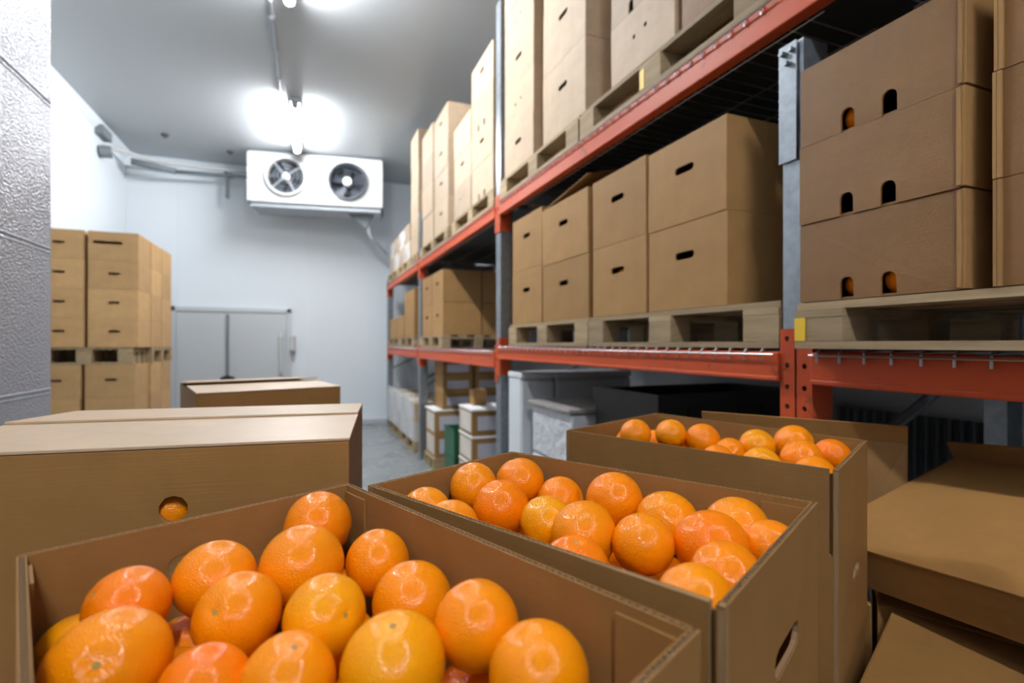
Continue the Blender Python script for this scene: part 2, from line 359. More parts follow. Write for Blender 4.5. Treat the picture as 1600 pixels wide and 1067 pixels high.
# refrigerant pipes along the far wall
zp = EYE+2.87
mb = MB(); mb.tube([(RX0+.02, 8.95, zp-.06), (RX0+.22, 9.25, zp-.01), (-2.25, 9.6, zp), (-1.4, 9.62, zp-.01), (-.86, 9.5, zp-.06)], .024, 10)
tag(mb.build('refrigerant_pipe', 'white_metal', smooth=True, loc=(-1.8, 9.5, zp)), 'pale bare pipe running from the left wall to the cooling unit', 'pipe', 'pipes to the cooling unit')
mb = MB(); mb.tube([(-2.52, 9.50, zp-.07), (-2.36, 9.56, zp-.075), (-1.95, 9.58, zp-.13)], .05, 10); mb.tube([(-1.95, 9.58, zp-.13), (-1.25, 9.58, zp-.10), (-.86, 9.45, zp-.14)], .022, 10)
tag(mb.build('insulated_pipe', 'pipe_wrap', smooth=True, loc=(-2, 9.55, zp)), 'dark insulated pipe just under the pale bare pipe', 'pipe', 'pipes to the cooling unit')
mb = MB(); mb.tube([(-1.235, 9.66, zp-.03), (-1.235, 9.66, zp-.46)], .03, 10); mb.box((-1.29, 9.64, zp-.03), (-1.18, 9.99, zp+.02))
tag(mb.build('pipe_support', 'pipe_wrap', loc=(-1.235, 9.66, zp-.46)), 'short vertical bracket left of the cooling unit under the pipes', 'bracket')
mb = MB(); mb.box((RX0+.001, 8.70, EYE+2.90), (RX0+.10, 9.05, EYE+3.03)); mb.tube([(RX0+.001, 8.86, EYE+2.70), (RX0+.14, 8.90, EYE+2.72)], .085, 14)
tag(mb.build('pipe_collar', 'pipe_wrap', loc=(RX0+.05, 8.9, EYE+2.70)), 'dark sealed pipe collar at the top of the left wall', 'collar')

# ------------------------------------------------------------------ pallets
PM = {}
def board_mesh(dx, dy, dz, m='pallet_wood'):
    k = (round(dx, 3), round(dy, 3), round(dz, 3), m)
    if k not in PM:
        mb = MB(); mb.box((-dx/2, -dy/2, 0), (dx/2, dy/2, dz)); o = mb.build('board', m); PM[k] = o.data; bpy.data.objects.remove(o)
    return PM[k]
def pallet(x0, x1, y0, y1, z, label, h=.144, long='y', mat_='pallet_wood', group='wooden pallets', marks=()):
    """deck boards run along the long side; nine blocks, three cross boards, three runners"""
    t = empty('wooden_pallet', ((x0+x1)/2, (y0+y1)/2, z)); tag(t, label, 'pallet', group)
    LX, LY = x1-x0, y1-y0; tb = .021; bw = .10; bl = .14; hb = h-3*tb
    def put(name, u, v, du, dv, zz, dz, m=mat_):     # u across, v along the long side
        if long == 'y': return link(name, board_mesh(du, dv, dz, m), t, (u, v, zz))
        return link(name, board_mesh(dv, du, dz, m), t, (v, u, zz))
    A, B = (LX, LY) if long == 'y' else (LY, LX)
    for u in (-A/2+bw/2, 0, A/2-bw/2):
        put('runner_board', u, 0, bw, B, 0, tb-.001)
        for j, v in enumerate((-B/2+bl/2, 0, B/2-bl/2)):
            put('block', u, v, bw-.002, bl, tb, hb, mat_)
            if (j, round(u, 2)) in marks:
                mk = link('paint_mark', board_mesh(.003, .032, hb+.0, 'yellow_paint'), t, (u-bw/2-.0005, v+bl/2-.017, tb)); mk['label'] = 'yellow painted mark on the block'
    for v in (-B/2+bl/2, 0, B/2-bl/2): put('cross_board', 0, v, A, bl, tb+hb+.0005, tb-.001)
    n = 5 if A < .9 else 6
    for i in range(n): put('deck_board', -A/2+bw/2+.01+(A-bw-.02)*i/(n-1), 0, .12 if i in (0, n-1) and False else .10, B, 2*tb+hb+.0005, tb-.001)
    return t

# ------------------------------------------------------------------ the rack
def L1(h): return EYE+h
XF = 1.354
rack = empty('pallet_rack', (1.9, 4, 0)); tag(rack, 'long pallet rack with orange beams and grey uprights along the right side', 'rack')
def rk(mb, name, m, **k): return mb.build(name, m, rack, loc=(1.9, 4, 0), **k)
def fix(o): o.location = (0, 0, 0); return o
def rpart(mb, name, m, **k):
    mb.v = [(p[0]-1.9, p[1]-4, p[2]) for p in mb.v]; return mb.build(name, m, rack, **k)
POSTS = [(9.58, 9.68, EYE+1.08), (6.66, 6.76, EYE+1.72), (3.66, 3.76, EYE+2.62), (1.095, 1.165, EYE+.905), (-1.7, -1.6, EYE+1.10)]
for (a, b_, top) in POSTS:
    for xf in (XF+.004, 2.40):
        if xf > 2 and a < 2 and a > 0: top = EYE+1.075
        mb = MB(); t = .004; d = .10
        mb.prism([(xf, a), (xf+d, a), (xf+d, a+t), (xf+t, a+t), (xf+t, b_-t), (xf+d, b_-t), (xf+d, b_), (xf, b_)], .012, top,)
        p = rpart(mb, 'upright', 'galvanised')
        if a > 0:
            mb = MB(); mb.box((xf-.02, a-.03, 0), (xf+.13, b_+.03, .012)); mb.v = [(q[0]-1.9, q[1]-4, q[2]) for q in mb.v]; mb.build('foot_plate', 'galvanised', p)
    ym = (a+b_)/2; zz = [.25, .95, 1.75, 2.4]
    for i, (z0, z1) in enumerate([(.2, .95), (.95, .2), (1.05, 1.5), (1.6, 2.3)]):
        if i == 1: continue
        mb = MB(); mb.tube([(XF+.09, ym, z0), (2.41, ym, z1)], .018, 6); rpart(mb, 'brace', 'galvanised')
bays = [(6.76, 9.58), (3.76, 6.66), (1.165, 3.66), (-1.6, 1.065)]
LOW = [(-.185, -.06), (-.185, -.06), (-.115, -.025), (-.117, -.025)]
UP = (.97, 1.07)
for i, (ya, yb) in enumerate(bays):
    for lv, (h0, h1) in enumerate((LOW[i], UP)):
        for xf in (XF-.012, 2.46):
            if lv and i == 3: continue
            if lv and i == 2: ya = -1.6
            mb = MB(); mb.box((xf, ya+.004, EYE+h0), (xf+.045, yb-.004, EYE+h1)); mb.box((xf-.004, ya+.004, EYE+h0-.001), (xf+.045, yb-.004, EYE+h0+.014))
            bm_ = rpart(mb, 'beam', 'orange_paint', bevel=.004)
            if xf < 2:
                for ye, s in ((ya, -1), (yb, 1)):
                    if lv and ye < 1.2: continue
                    mb = MB(); y0_, y1_ = (ye-.046, ye+.004) if s < 0 else (ye-.004, ye+.046)
                    zb0, zb1 = EYE+(h0+h1)/2-.17, EYE+(h0+h1)/2+.115
                    holes = [slot((y0_+y1_)/2, z_, .016, .0165) for z_ in (zb0+.05, zb0+.11, zb0+.175, zb1-.03)]
                    mb.M = Matrix(((0, 0, 1, XF-.004), (1, 0, 0, 0), (0, 1, 0, 0), (0, 0, 0, 1)))
                    mb.prism([(y0_, zb0), (y1_, zb0), (y1_, zb1), (y0_, zb1)], 0, .004, holes=holes)
                    mb.M = Matrix(); yy = ye-.0015 if s < 0 else ye+.0015
                    mb.box((XF-.003, yy-.002 if s > 0 else yy, zb0), (XF+.085, yy if s > 0 else yy+.002, zb1))
                    mb.v = [(q[0]-1.9, q[1]-4, q[2]) for q in mb.v]; mb.build('connector_plate', 'orange_paint', bm_)
mb = MB(); mb.box((XF-.006, 1.112, EYE+.55), (XF-.001, 1.172, EYE+.905))
for (yy, z_) in ((1.125, .88), (1.155, .88), (1.14, .845)): mb.tube([(XF-.02, yy, EYE+z_), (XF-.004, yy, EYE+z_)], .008, 8)
rpart(mb, 'splice_plate', 'galvanised')

# welded wire decks lying on the beams
DN = ['far bay', 'second bay from the far wall', 'middle bay', 'near bay']
for i, (ya, yb) in enumerate(bays):
    for lv in range(2):
        zt = EYE+(LOW[i][1] if lv == 0 else UP[1])+.004
        mb = MB(); n = int((yb-ya-.06)/.0667)
        for q in range(n+1):
            y = yb-.03-.0667*q
            if y < -.6: break
            mb.tube([(XF-.019, y, zt-.032), (XF-.019, y, zt-.006), (XF-.010, y, zt+.003), (2.50, y, zt+.003)], .0032, 5)
        y0 = max(ya, -.6)+.01
        for x in (XF-.0255,): mb.tube([(x, y0, zt-.012), (x, yb-.01, zt-.012)], .0032, 5)
        for x in (1.55, 1.8, 2.05, 2.3): mb.tube([(x, y0, zt-.0005), (x, yb-.01, zt-.0005)], .003, 5)
        tag(mb.build('wire_deck', 'wire', loc=(1.9, (ya+yb)/2, zt)), f"wire mesh deck on the {'lower' if lv == 0 else 'upper'} beams, {DN[i]}", 'deck', 'wire decks of the rack')

simple('shade_black', (.022, .024, .022), .7)  # black sheets added to stand in for deep shade under the upper deck
for i, (ya, yb) in enumerate(bays):
    mb = MB(); mb.box((XF+.012, max(ya-(.16 if i == 2 else 0), -1.0)+.03, EYE+1.0805), (2.47, yb-.03, EYE+1.0830))
    tag(mb.build('shade_sheet', 'shade_black', loc=(1.9, (ya+yb)/2, EYE+1.0805)), f"black sheet added as shade on the upper wire deck, {DN[i]}", 'sheet', 'shade sheets added on the upper deck')

# ------------------------------------------------------------------ closed cartons
def carton(x, y, z, w_, d, h, label, rz=-math.pi/2, holes=(), arches=(), m='kraft', group=None, jit=.004, side_holes=(), name='carton'):
    """front panel faces local -Y; local x runs along the front from its left end; origin bottom front left"""
    r = random.Random(hash((round(x, 3), round(y, 3), round(z, 3), 5)))
    mb = MB(); t = .006
    outline = arched_outline(w_, h, arches) if arches else [(0, 0), (w_, 0), (w_, h), (0, h)]
    mb.M = Matrix.Rotation(math.pi/2, 4, 'X')
    mb.prism(outline, -t, 0, holes=[slot(*q) for q in holes])
    mb.M = Matrix.Translation((w_, 0, 0)) @ Matrix.Rotation(math.pi/2, 4, 'Z') @ Matrix.Rotation(math.pi/2, 4, 'X')
    mb.prism([(t, 0), (d, 0), (d, h), (t, h)], -t, 0, holes=[slot(*q) for q in side_holes])
    mb.M = Matrix()
    mb.box((0, t, 0), (t, d, h)); mb.box((t, d-t, 0), (w_-t, d, h)); mb.box((t, t, 0), (w_-t, d-t, t))
    # two top flaps meeting on the centre line
    g = .0015
    mb.box((t, t, h-t), (w_-t, d/2-g, h)); mb.box((t, d/2+g, h-t), (w_-t, d-t, h))
    if jit:
        sx, sy, bz = r.uniform(-jit, jit), r.uniform(-jit, jit), r.uniform(.3, 1)*jit
        nv = []
        for p in mb.v:
            k = p[2]/h; nv.append((p[0]+sx*k*.5, p[1]+sy*k*.5-bz*math.sin(math.pi*k)*math.sin(math.pi*min(1, max(0, p[0]/w_)))*.6, p[2]))
        mb.v = nv
    o = mb.build(name, m); o.location = (x, y, z); o.rotation_euler = (0, 0, rz)
    tag(o, label, 'box', group)
    return o
ROWN = {1: ['only'], 2: ['bottom', 'top'], 3: ['bottom', 'middle', 'top'], 4: ['bottom', 'second lowest', 'third lowest', 'top'], 5: ['bottom', 'second lowest', 'middle', 'fourth from bottom', 'top']}
def stack(y_far, y_near, zb, rows, rh, phrase, depth=.58, x=XF+.012, style='slot', m='kraft', group=None, look='brown carton', first=0):
    w_ = y_far-y_near; out = []
    for k in range(rows):
        st = style[k % len(style)] if isinstance(style, list) else style
        kw = {}
        hw = min(.11, w_*.24)
        if st == 'slot': kw['holes'] = [(w_/2, rh*.62, hw, .03)]
        elif st == 'arch': kw['arches'] = [w_*.345, w_*.607]
        elif st == 'vent': kw['holes'] = [(w_*.40, rh*.55, .022, .0215), (w_*.58, rh*.58, .022, .0215)]
        elif st == 'mix': kw['holes'] = [(w_*.5, rh*.55, hw, .034), (w_*.42, rh*.93, .022, .0215), (w_*.58, rh*.93, .022, .0215)]
        nm = ROWN[rows][k]
        lab = f"{nm} {look} {phrase}" if rows > 1 else f"{look} {phrase}"
        out.append(carton(x+random.uniform(0, .006), y_far-random.uniform(0, .004), zb+k*rh+.0005*k+.001, w_-.006, depth, rh-.0015, lab, m=m, group=group, **kw))
    return out
G1, G2, G3, G4 = 'cartons on the lower rack level', 'cartons on the upper rack level', 'arch-notched cartons at the right edge', 'cartons stored under the rack'
ZL, ZLb, ZU = EYE-.0135, EYE-.0485, EYE+1.0845       # resting heights on the wire decks
PH = .148
# lower level, middle bay
pallet(XF-.004, XF+.80, 2.345, 3.47, ZL, 'wooden pallet under the four small cartons beside the grey upright', PH)
pallet(XF-.004, XF+.80, 1.175, 2.335, ZL, 'wooden pallet under the four big slot-handled cartons, middle bay', PH)
zb = ZL+PH+.001
A1 = stack(3.44, 2.94, zb, 2, .365, 'of the left column beside the grey upright, middle bay', group=G1)
A2 = stack(2.93, 2.36, zb, 2, .345, 'second from the grey upright, middle bay lower level', group=G1)
mb = MB(); mb.box((0, 0, 0), (.55, .26, .005)); fl = mb.build('top_flap', 'kraft', A2[1]); fl.location = (.005, .004, .345); fl.rotation_euler = (math.radians(14), math.radians(-7), 0); fl['label'] = 'raised loose top flap'
B1_ = stack(2.315, 1.862, zb, 2, .343, 'of the third column, left of the biggest cartons', group=G1)
B2_ = stack(1.852, 1.400, zb, 2, .337, 'biggest slot-handled column, beside the dark gap, lower level', group=G1)
# lower level, second bay
pallet(XF-.004, XF+.85, 5.49, 6.62, ZLb, 'wooden pallet under the four cartons in the second bay, lower level', .144)
zb2 = ZLb+.145
stack(6.58, 6.04, zb2, 2, .36, 'next to the second grey upright, lower level', depth=.44, group=G1)
C2 = stack(6.03, 5.50, zb2, 2, .36, 'with its shaded end facing the viewer, second bay', depth=.44, group=G1)
for k in range(2):
    carton(XF+.47, 5.505, zb2+k*.361+.001, .37, .5, .355, f"{['bottom', 'top'][k]} shaded carton behind the front cartons, second bay lower level", rz=0, holes=[(.185, .2, .10, .03)], group=G1)
# lower level, far bay
pallet(XF-.004, XF+.80, 8.28, 9.45, ZLb, 'wooden pallet at the far end of the lower level', .144)
pallet(XF-.004, XF+.80, 7.08, 8.24, ZLb, 'wooden pallet under the two-high column, far bay lower level', .144)
stack(9.42, 8.72, zb2, 1, .33, 'single low carton at the far end of the lower level', group=G1, depth=.5, style='none', look='brown')
stack(8.70, 7.95, zb2, 1, .34, 'single low carton left of the two-high column, far bay', group=G1, depth=.5, style='none', look='brown')
stack(7.90, 7.12, zb2, 2, .335, 'of the two-high column in the far bay', group=G1, depth=.5, style='none')
# lower level, near bay: arch-notched frosted cartons
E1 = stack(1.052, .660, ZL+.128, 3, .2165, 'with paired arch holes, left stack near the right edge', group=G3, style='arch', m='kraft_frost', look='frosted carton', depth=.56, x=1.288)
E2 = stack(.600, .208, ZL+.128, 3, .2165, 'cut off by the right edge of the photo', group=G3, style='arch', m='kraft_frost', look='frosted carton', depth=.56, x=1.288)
for st in (E1, E2):
    for k, o in enumerate(st):                       # outer end flap of each tray, double board edge
        mb = MB()
        xw = .386 if st is E1 else .0
        if st is E1:
            mb.box((xw-.006, -.006, .004), (xw+.002, .0, .211)); mb.box((xw+.001, -.004, .002), (xw+.009, .30, .213 if k < 2 else .2))
        else:
            mb.box((-.004, -.006, .0), (.003, -.0, .214)); mb.box((-.011, -.006, .0), (-.005, .2, .214))
        f = mb.build('end_flap', ['kraft'], o)
pallet(1.280, 2.08, -.16, 1.060, ZL, 'wooden pallet with a yellow corner at the right edge of the photo', .127, marks=((2, -.35),))
# upper level, middle bay
pallet(XF-.004, XF+.80, 2.445, 3.655, ZU, 'upper wooden pallet right of the tall grey upright', .146)
pallet(XF-.004, XF+.80, 1.215, 2.425, ZU, 'upper wooden pallet with a yellow mark, nearest the top right', .146, marks=((1, -.35),))
zu = ZU+.147
stack(3.60, 3.07, zu, 5, .297, 'just right of the tall grey upright, upper level', group=G2, style=['slot', 'vent', 'slot', 'vent', 'slot'], m='kraft_pale')
stack(2.92, 2.39, zu, 3, .41, 'second from the tall upright, upper level', group=G2, style='slot', m='kraft_pale')
stack(2.15, 1.68, zu, 4, .28, 'of the third column over the middle bay', group=G2, style=['vent', 'arch', 'slot', 'arch'], m='kraft_pale')
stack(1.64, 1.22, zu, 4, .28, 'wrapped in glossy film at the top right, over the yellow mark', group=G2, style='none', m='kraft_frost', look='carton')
# upper level, second bay
pallet(XF-.004, XF+.80, 3.80, 5.06, ZU, 'upper wooden pallet just left of the tall grey upright', .144)
pallet(XF-.004, XF+.80, 5.24, 6.63, ZU, 'upper wooden pallet under the pale tall stacks, second bay', .144)
stack(4.43, 3.85, zu, 4, .297, 'of the tall column just left of the tall grey upright', group=G2, style=['arch', 'slot', 'arch', 'slot'], m='kraft_pale')
stack(5.03, 4.45, zu, 3, .297, 'of the short column left of the tall one, upper level', group=G2, style=['vent', 'slot', 'vent'], m='kraft_pale')
stack(5.90, 5.28, zu, 4, .33, 'of the column showing its broad shaded side, upper level', group=G2, style='slot', m='kraft_pale', depth=.62)
stack(6.58, 5.98, zu, 4, .345, 'of the second column from the far upright, upper level', group=G2, style='none', m='kraft_pale')
# upper level, far bay
pallet(XF-.004, XF+.80, 6.80, 7.42, ZU, 'upper wooden pallet beside the far uprights under a slim tall column', .144)
pallet(XF-.004, XF+.80, 7.46, 8.45, ZU, 'upper wooden pallet under the pale wrapped cartons, nearer one', .144)
pallet(XF-.004, XF+.80, 8.49, 9.5, ZU, 'upper wooden pallet at the far end under pale cartons', .144)
stack(7.36, 6.84, zu, 4, .41, 'of the slim tall column above the far upright', group=G2, style='none', m='kraft_pale', depth=.5)
pale = []
for j, (ya, yb, ord_) in enumerate([(9.45, 9.0, 'farthest'), (8.96, 8.5, 'second farthest'), (8.43, 7.96, 'third farthest'), (7.94, 7.48, 'nearest')]):
    for q in range(2):
        o = carton(XF+.02, ya, zu+q*.262+.001, ya-yb-.01, .5, .26, f"{['bottom', 'top'][q]} pale wrapped carton in the {ord_} column, upper level far end", m='white_board' if (j+q) % 2 else 'kraft_pale', group='pale wrapped cartons at the far end')
        mb = MB(); mb.box((.04, -.012, .06), (.04+.16, -.008, .18)); mb.build('paper_label', 'paper_label', o)

# ------------------------------------------------------------------ goods on the floor under the rack
def labelled(x, y, z, wx, dy, h, label, side=True, group=G4, top=False, m='kraft'):
    o = carton(x, y, z, wx, dy, h, label, rz=0, group=group, m=m)
    mb = MB(); mb.box((.05, -.009, .05), (wx-.05, -.0045, h-.05)); mb.build('paper_label', 'paper_label', o)
    if side: mb = MB(); mb.box((-.0045, .03, .03), (-.002, dy-.03, h-.02)); mb.build('side_panel', 'white_board', o)
    if top: mb = MB(); mb.box((-.006, -.012, h+.0005), (wx+.006, dy+.006, h+.018)); mb.build('lid', 'foam_white', o)
    return o
pallet(1.38, 1.98, 4.50, 5.04, 0, 'floor pallet under the white-lidded cartons, second bay', .144, long='x')
for k, nm in enumerate(['bottom', 'middle', 'top']):
    labelled(1.40, 4.52, .146+k*.252, .42, .43, .23, f"{nm} white-lidded produce carton behind the near grey upright", top=True)
carton(1.50, 4.80, .146+3*.252+.001, .13, .13, .15, 'small yellowish carton on top of the white-lidded cartons', rz=0, group=G4)
pallet(1.38, 2.40, 5.98, 6.52, 0, 'floor pallet under the white-topped carton block, second bay', .144, long='x')
for c, (xa, side) in enumerate([(1.40, 'aisle'), (1.90, 'inner')]):
    for k, nm in enumerate(['lower', 'upper']):
        labelled(xa, 6.0, .146+k*.272, .46, .48, .27, f"{nm} labelled carton on the {side} side of the white-topped block", side=(c == 0))
mb = MB(); mb.box((1.385, 5.99, .693), (2.385, 6.50, .712))
tag(mb.build('foam_sheet', 'foam_white', loc=(1.9, 6.2, .693), bevel=.004), 'white foam sheet covering the floor cartons, second bay', 'sheet')
for c, (xa, nm2) in enumerate([(1.50, 'left'), (1.90, 'right')]):
    for k, nm in enumerate(['bottom', 'middle', 'top']):
        labelled(xa, 6.02, .714+k*.197, .37, .42, .195, f"{nm} dim labelled carton, {nm2} column on the white foam sheet", side=False)
gc = empty('plastic_crate', (1.62, 5.42, 0)); tag(gc, 'green plastic crate stack between white-lidded cartons and labelled block', 'crate')
mb = MB()
for k in range(2):
    z0 = .005+.30*k
    for (a, b2) in (((-.2, -.2), (.2, -.18)), ((-.2, .18), (.2, .2)), ((-.2, -.18), (-.18, .18)), ((.18, -.18), (.2, .18))):
        mb.box((a[0], a[1], z0), (b2[0], b2[1], z0+.29))
    mb.box((-.18, -.18, z0), (.18, .18, z0+.02))
    for q in range(5): mb.box((-.16+.07*q, -.206, z0+.04), (-.14+.07*q, -.2, z0+.25))
mb.build('crate_body', 'green_plastic', gc)
mb = MB()
for k in range(2): mb.box((-.21, -.21, .29+.30*k), (.21, -.2, .303+.30*k)); mb.box((-.21, -.2, .29+.30*k), (-.2, .21, .303+.30*k))
mb.build('crate_rim', 'green_plastic', gc)
# far bay floor: film-wrapped pallets of pale cartons
for p_, (ya, yb, nm) in enumerate([(9.50, 8.32, 'far'), (8.24, 7.06, 'near')]):
    pallet(XF, XF+.8, yb, ya, 0, f"{nm} floor pallet of pale film-wrapped cartons under the far bay", .144)
    wd = (ya-yb)/3
    for c in range(3):
        for q in range(2):
            o = carton(XF+.02, ya-c*wd-.005, .146+q*.267, wd-.01, .55, .265, f"{['lower', 'upper'][q]} pale carton, {['far', 'middle', 'near'][c]} column of the {nm} film-wrapped floor pallet", m='white_board' if (c+q+p_) % 2 else 'kraft_pale', group='pale cartons on the far floor pallets')
            mb = MB(); mb.box((.05, -.010, .05), (.22, -.006, .18)); mb.build('paper_label', 'paper_label', o)
    mb = MB(); N = 40; vs = [(XF-.004+.006*math.sin(k*.9)+.004*math.sin(k*2.3), yb+.004+(ya-yb-.008)*k/N) for k in range(N+1)]
    mb.prism(vs+[(p[0]+.0008, p[1]) for p in reversed(vs)], .15, .76)
    tag(mb.build('stretch_film', 'clear_film', loc=(XF, (ya+yb)/2, .15), smooth=False), f"clear stretch film hanging over the {nm} floor pallet of pale cartons", 'film', 'stretch film on floor pallets')
# middle bay floor
for (xa, xb, nm) in ((1.375, 1.632, 'narrow tall white insulated cabinet beside the grey upright'), (1.642, 2.275, 'wide tall white insulated cabinet under the orange beam')):
    t = empty('insulated_cabinet', ((xa+xb)/2, 3.42, 0)); tag(t, nm, 'cabinet', 'white cabinets under the rack'); hw = (xb-xa)/2
    simple_box('cabinet_body', (-hw, -.105, .06), (hw, .12, 1.255), 'cabinet_white', t, bevel=.01)
    simple_box('door', (-hw+.006, -.125, .08), (hw-.006, -.107, 1.24), 'cabinet_white', t, bevel=.006)
    simple_box('lid', (-hw-.004, -.128, 1.257), (hw+.004, .122, 1.298), 'cabinet_white', t, bevel=.006)
    simple_box('plinth', (-hw+.02, -.09, 0), (hw-.02, .10, .058), 'dark_rib', t)
t = empty('wrapped_load', (1.70, 2.88, 0)); tag(t, 'low white film-wrapped load in front of the white cabinets', 'load')
mb = MB()
for k in range(3): mb.box((-.31+.004*k, -.28, .15+.317*k), (.30, .28, .15+.317*k+.31))
mb.build('wrapped_cartons', 'wrap_white', t, bevel=.015)
simple_box('base_board', (-.32, -.29, .10), (.31, .29, .147), 'pallet_wood', t)
for x in (-.31, -.05, .20): simple_box('base_foot', (x, -.28, 0), (x+.1, .28, .098), 'pallet_wood', t)
mb = MB(); mb.box((-.33, -.30, 1.102), (.315, .295, 1.125)); mb.build('top_sheet', 'wrap_grey', t, bevel=.004)
t = empty('bulk_bin', (2.05, 2.28, 0)); tag(t, 'black plastic bulk bin under the middle bay behind the third orange box', 'bin')
mb = MB()
mb.box((-.52, -.28, .12), (.48, -.25, 1.25)); mb.box((-.52, .25, .12), (.48, .28, 1.25)); mb.box((-.52, -.25, .12), (-.49, .25, 1.25)); mb.box((.45, -.25, .12), (.48, .25, 1.25)); mb.box((-.49, -.25, .12), (.45, .25, .16))
for q in range(7): mb.box((-.50+.155*q, -.295, .2), (-.47+.155*q, -.28, 1.2))
mb.build('bin_body', 'black_plastic', t)
mb = MB(); mb.box((-.535, -.30, 1.19), (.495, -.281, 1.26)); mb.box((-.535, -.28, 1.19), (-.521, .29, 1.26)); mb.build('bin_rim', 'black_plastic', t)
for x in (-.5, -.05, .38): simple_box('bin_foot', (x, -.26, 0), (x+.1, .26, .118), 'black_plastic', t)
# ribbed dark sheet leaning on the right wall
mb = MB(); n = 15; vs = []
for k in range(n*6+1):
    y = 1.25+.70*k/(n*6); xx = 2.655+.016*math.cos(2*math.pi*k/6); vs.append((xx, y))
prof = vs+[(p[0]+.006, p[1]) for p in reversed(vs)]
mb.prism(prof, .30, EYE-.335)
tag(mb.build('ribbed_sheet', 'dark_rib', loc=(2.66, 1.6, .30)), 'dark ribbed plastic sheet on the wall under the near bay', 'sheet')
mb = MB(); mb.box((2.58, 1.22, 0), (2.69, 1.98, .298)); tag(mb.build('wall_plinth', 'trim_grey', loc=(2.63, 1.6, 0)), 'grey plinth under the ribbed sheet by the right wall', 'plinth')

# ------------------------------------------------------------------ pallet stacks by the left wall
GL = 'cartons stacked by the left wall'
XL0, XL1, XL2 = -2.70, -2.232, -1.755
cols = [(XL0, XL1-.018, 'left column against the wall'), (XL1+.010, XL2, 'right column')]
def lstack(y0, dy, zb, rows, rh, which, part, xc=(0, 1), xs=0, hole=True, names=None):
    for c in xc:
        xa, xb, nm = cols[c]
        for k in range(rows):
            rn = (names or ROWN[rows])[k]
            wd = xb-xa
            hs = [(wd*.5, rh*.55, .11, .028)] if hole else []
            if part == 'upper' and c == 1 and k == 3 and hole: hs = [(wd*.38, rh*.62, .27, .034)]
            carton(xa+xs+random.uniform(-.006, .006)*(rows == 3), y0, zb+k*rh+.001, wd-.008, dy, rh-.0015, f"{rn} carton, {nm}, {which}", rz=0, holes=hs, group=GL, side_holes=[], m='kraft_warm')
pallet(XL0, XL2, 6.90, 7.385, 0, 'floor pallet of the near stack by the left wall', .144, long='x')
lstack(6.90, .48, .146, 3, .375, 'lower tier of the near wall stack', 'lower', xs=-.03)
pallet(XL0, XL2, 7.41, 8.40, 0, 'floor pallet of the far stack by the left wall', .144, long='x')
for q, (y0, nm) in enumerate([(7.41, 'near half'), (7.91, 'far half')]):
    lstack(y0, .48, .146, 3, .375, f"lower tier, {nm} of the far wall stack", 'lower', xc=(1,), hole=False)
pallet(XL0, XL2-.06, 6.90, 7.385, 1.275, 'raised pallet between the two tiers, near wall stack', .182, long='x')
lstack(6.90, .48, 1.459, 4, .318, 'upper tier of the near wall stack', 'upper')
pallet(XL0, XL2, 7.41, 8.40, 1.275, 'raised pallet between the two tiers, far wall stack', .182, long='x')
for q, (y0, nm) in enumerate([(7.41, 'near half'), (7.91, 'far half')]):
    lstack(y0, .48, 1.459, 4, .318, f"upper tier, {nm} of the far wall stack", 'upper', xc=(1,), hole=False)

# ------------------------------------------------------------------ foreground: orange boxes
ZR = EYE-.20; ZB = EYE-.557; BH = .357
def wall_panel(name, parent, org, p, q, inward, z0, z1, holes=(), notch=None, t=.007, gap0=0.0, gap1=0.0):
    """corrugated board from p to q: two liners and, between them along the rim, the wavy flute"""
    P, Q = Vector((*p, 0)), Vector((*q, 0)); u = (Q-P).normalized(); n = Vector((-u.y, u.x, 0))
    if n.dot(Vector((*inward, 0))-P) < 0: n = -n
    L = (Q-P).length
    M = Matrix(((u.x, n.x, 0, P.x-org[0]), (u.y, n.y, 0, P.y-org[1]), (0, 0, 1, z0-org[2]), (0, 0, 0, 1)))
    R = M @ Matrix(((1, 0, 0, 0), (0, 0, 1, 0), (0, 1, 0, 0), (0, 0, 0, 1)))    # prism xy -> wall x,z ; prism z -> inward
    h = z1-z0; mb = MB(); mb.M = R
    a, b2 = gap0, L-gap1
    out = [(a, 0), (b2, 0), (b2, h), (a, h)]
    if notch:                                    # (slit width, depth below rim): slit cut next to the q end
        s, dp = notch
        c_ = .0075
        out = [(a, 0), (L, 0), (L, h), (L-c_, h)]+[(L-c_-s/2+s/2*math.cos(t_), h-dp-s/2*math.sin(t_)) for t_ in [math.pi*k/6 for k in range(7)]]+[(L-c_-s, h), (a, h)]
    hh = [slot(*x) for x in holes]; lt = .0011
    mb.prism(out, 0, lt, 0, hh); mb.prism(out, t-lt, t, 0, hh)
    core = [(min(x, out[-2][0]), y if y < h-.001 else h-.003) for x, y in out] if False else [(x, y if y < h-.001 or (notch and x > L-.02) else h-.003) for x, y in out]
    mb.prism(core, lt+.0002, t-lt-.0002, 1, [slot(c, d, e-.003, f-.003) for c, d, e, f in holes])
    xe = out[-2][0]; nw = int((xe-a)/.0072); N = nw*8
    mb.M = M; vs = []
    for k in range(N+1):
        x = a+(xe-a)*k/N; y = t/2+(t/2-lt-.0002)*math.sin(2*math.pi*k/8)
        vs += [(x, y-.00035, h-.003), (x, y+.00035, h-.003), (x, y+.00035, h-.0002), (x, y-.00035, h-.0002)]
    fs = []
    for k in range(N):
        i = 4*k; fs += [(i+3, i+2, i+6, i+7), (i, i+3, i+7, i+4), (i+2, i+1, i+5, i+6)]
    mb.add(vs, fs, 1)
    return mb.build(name, ['kraft_open', 'kraft_core'], parent)
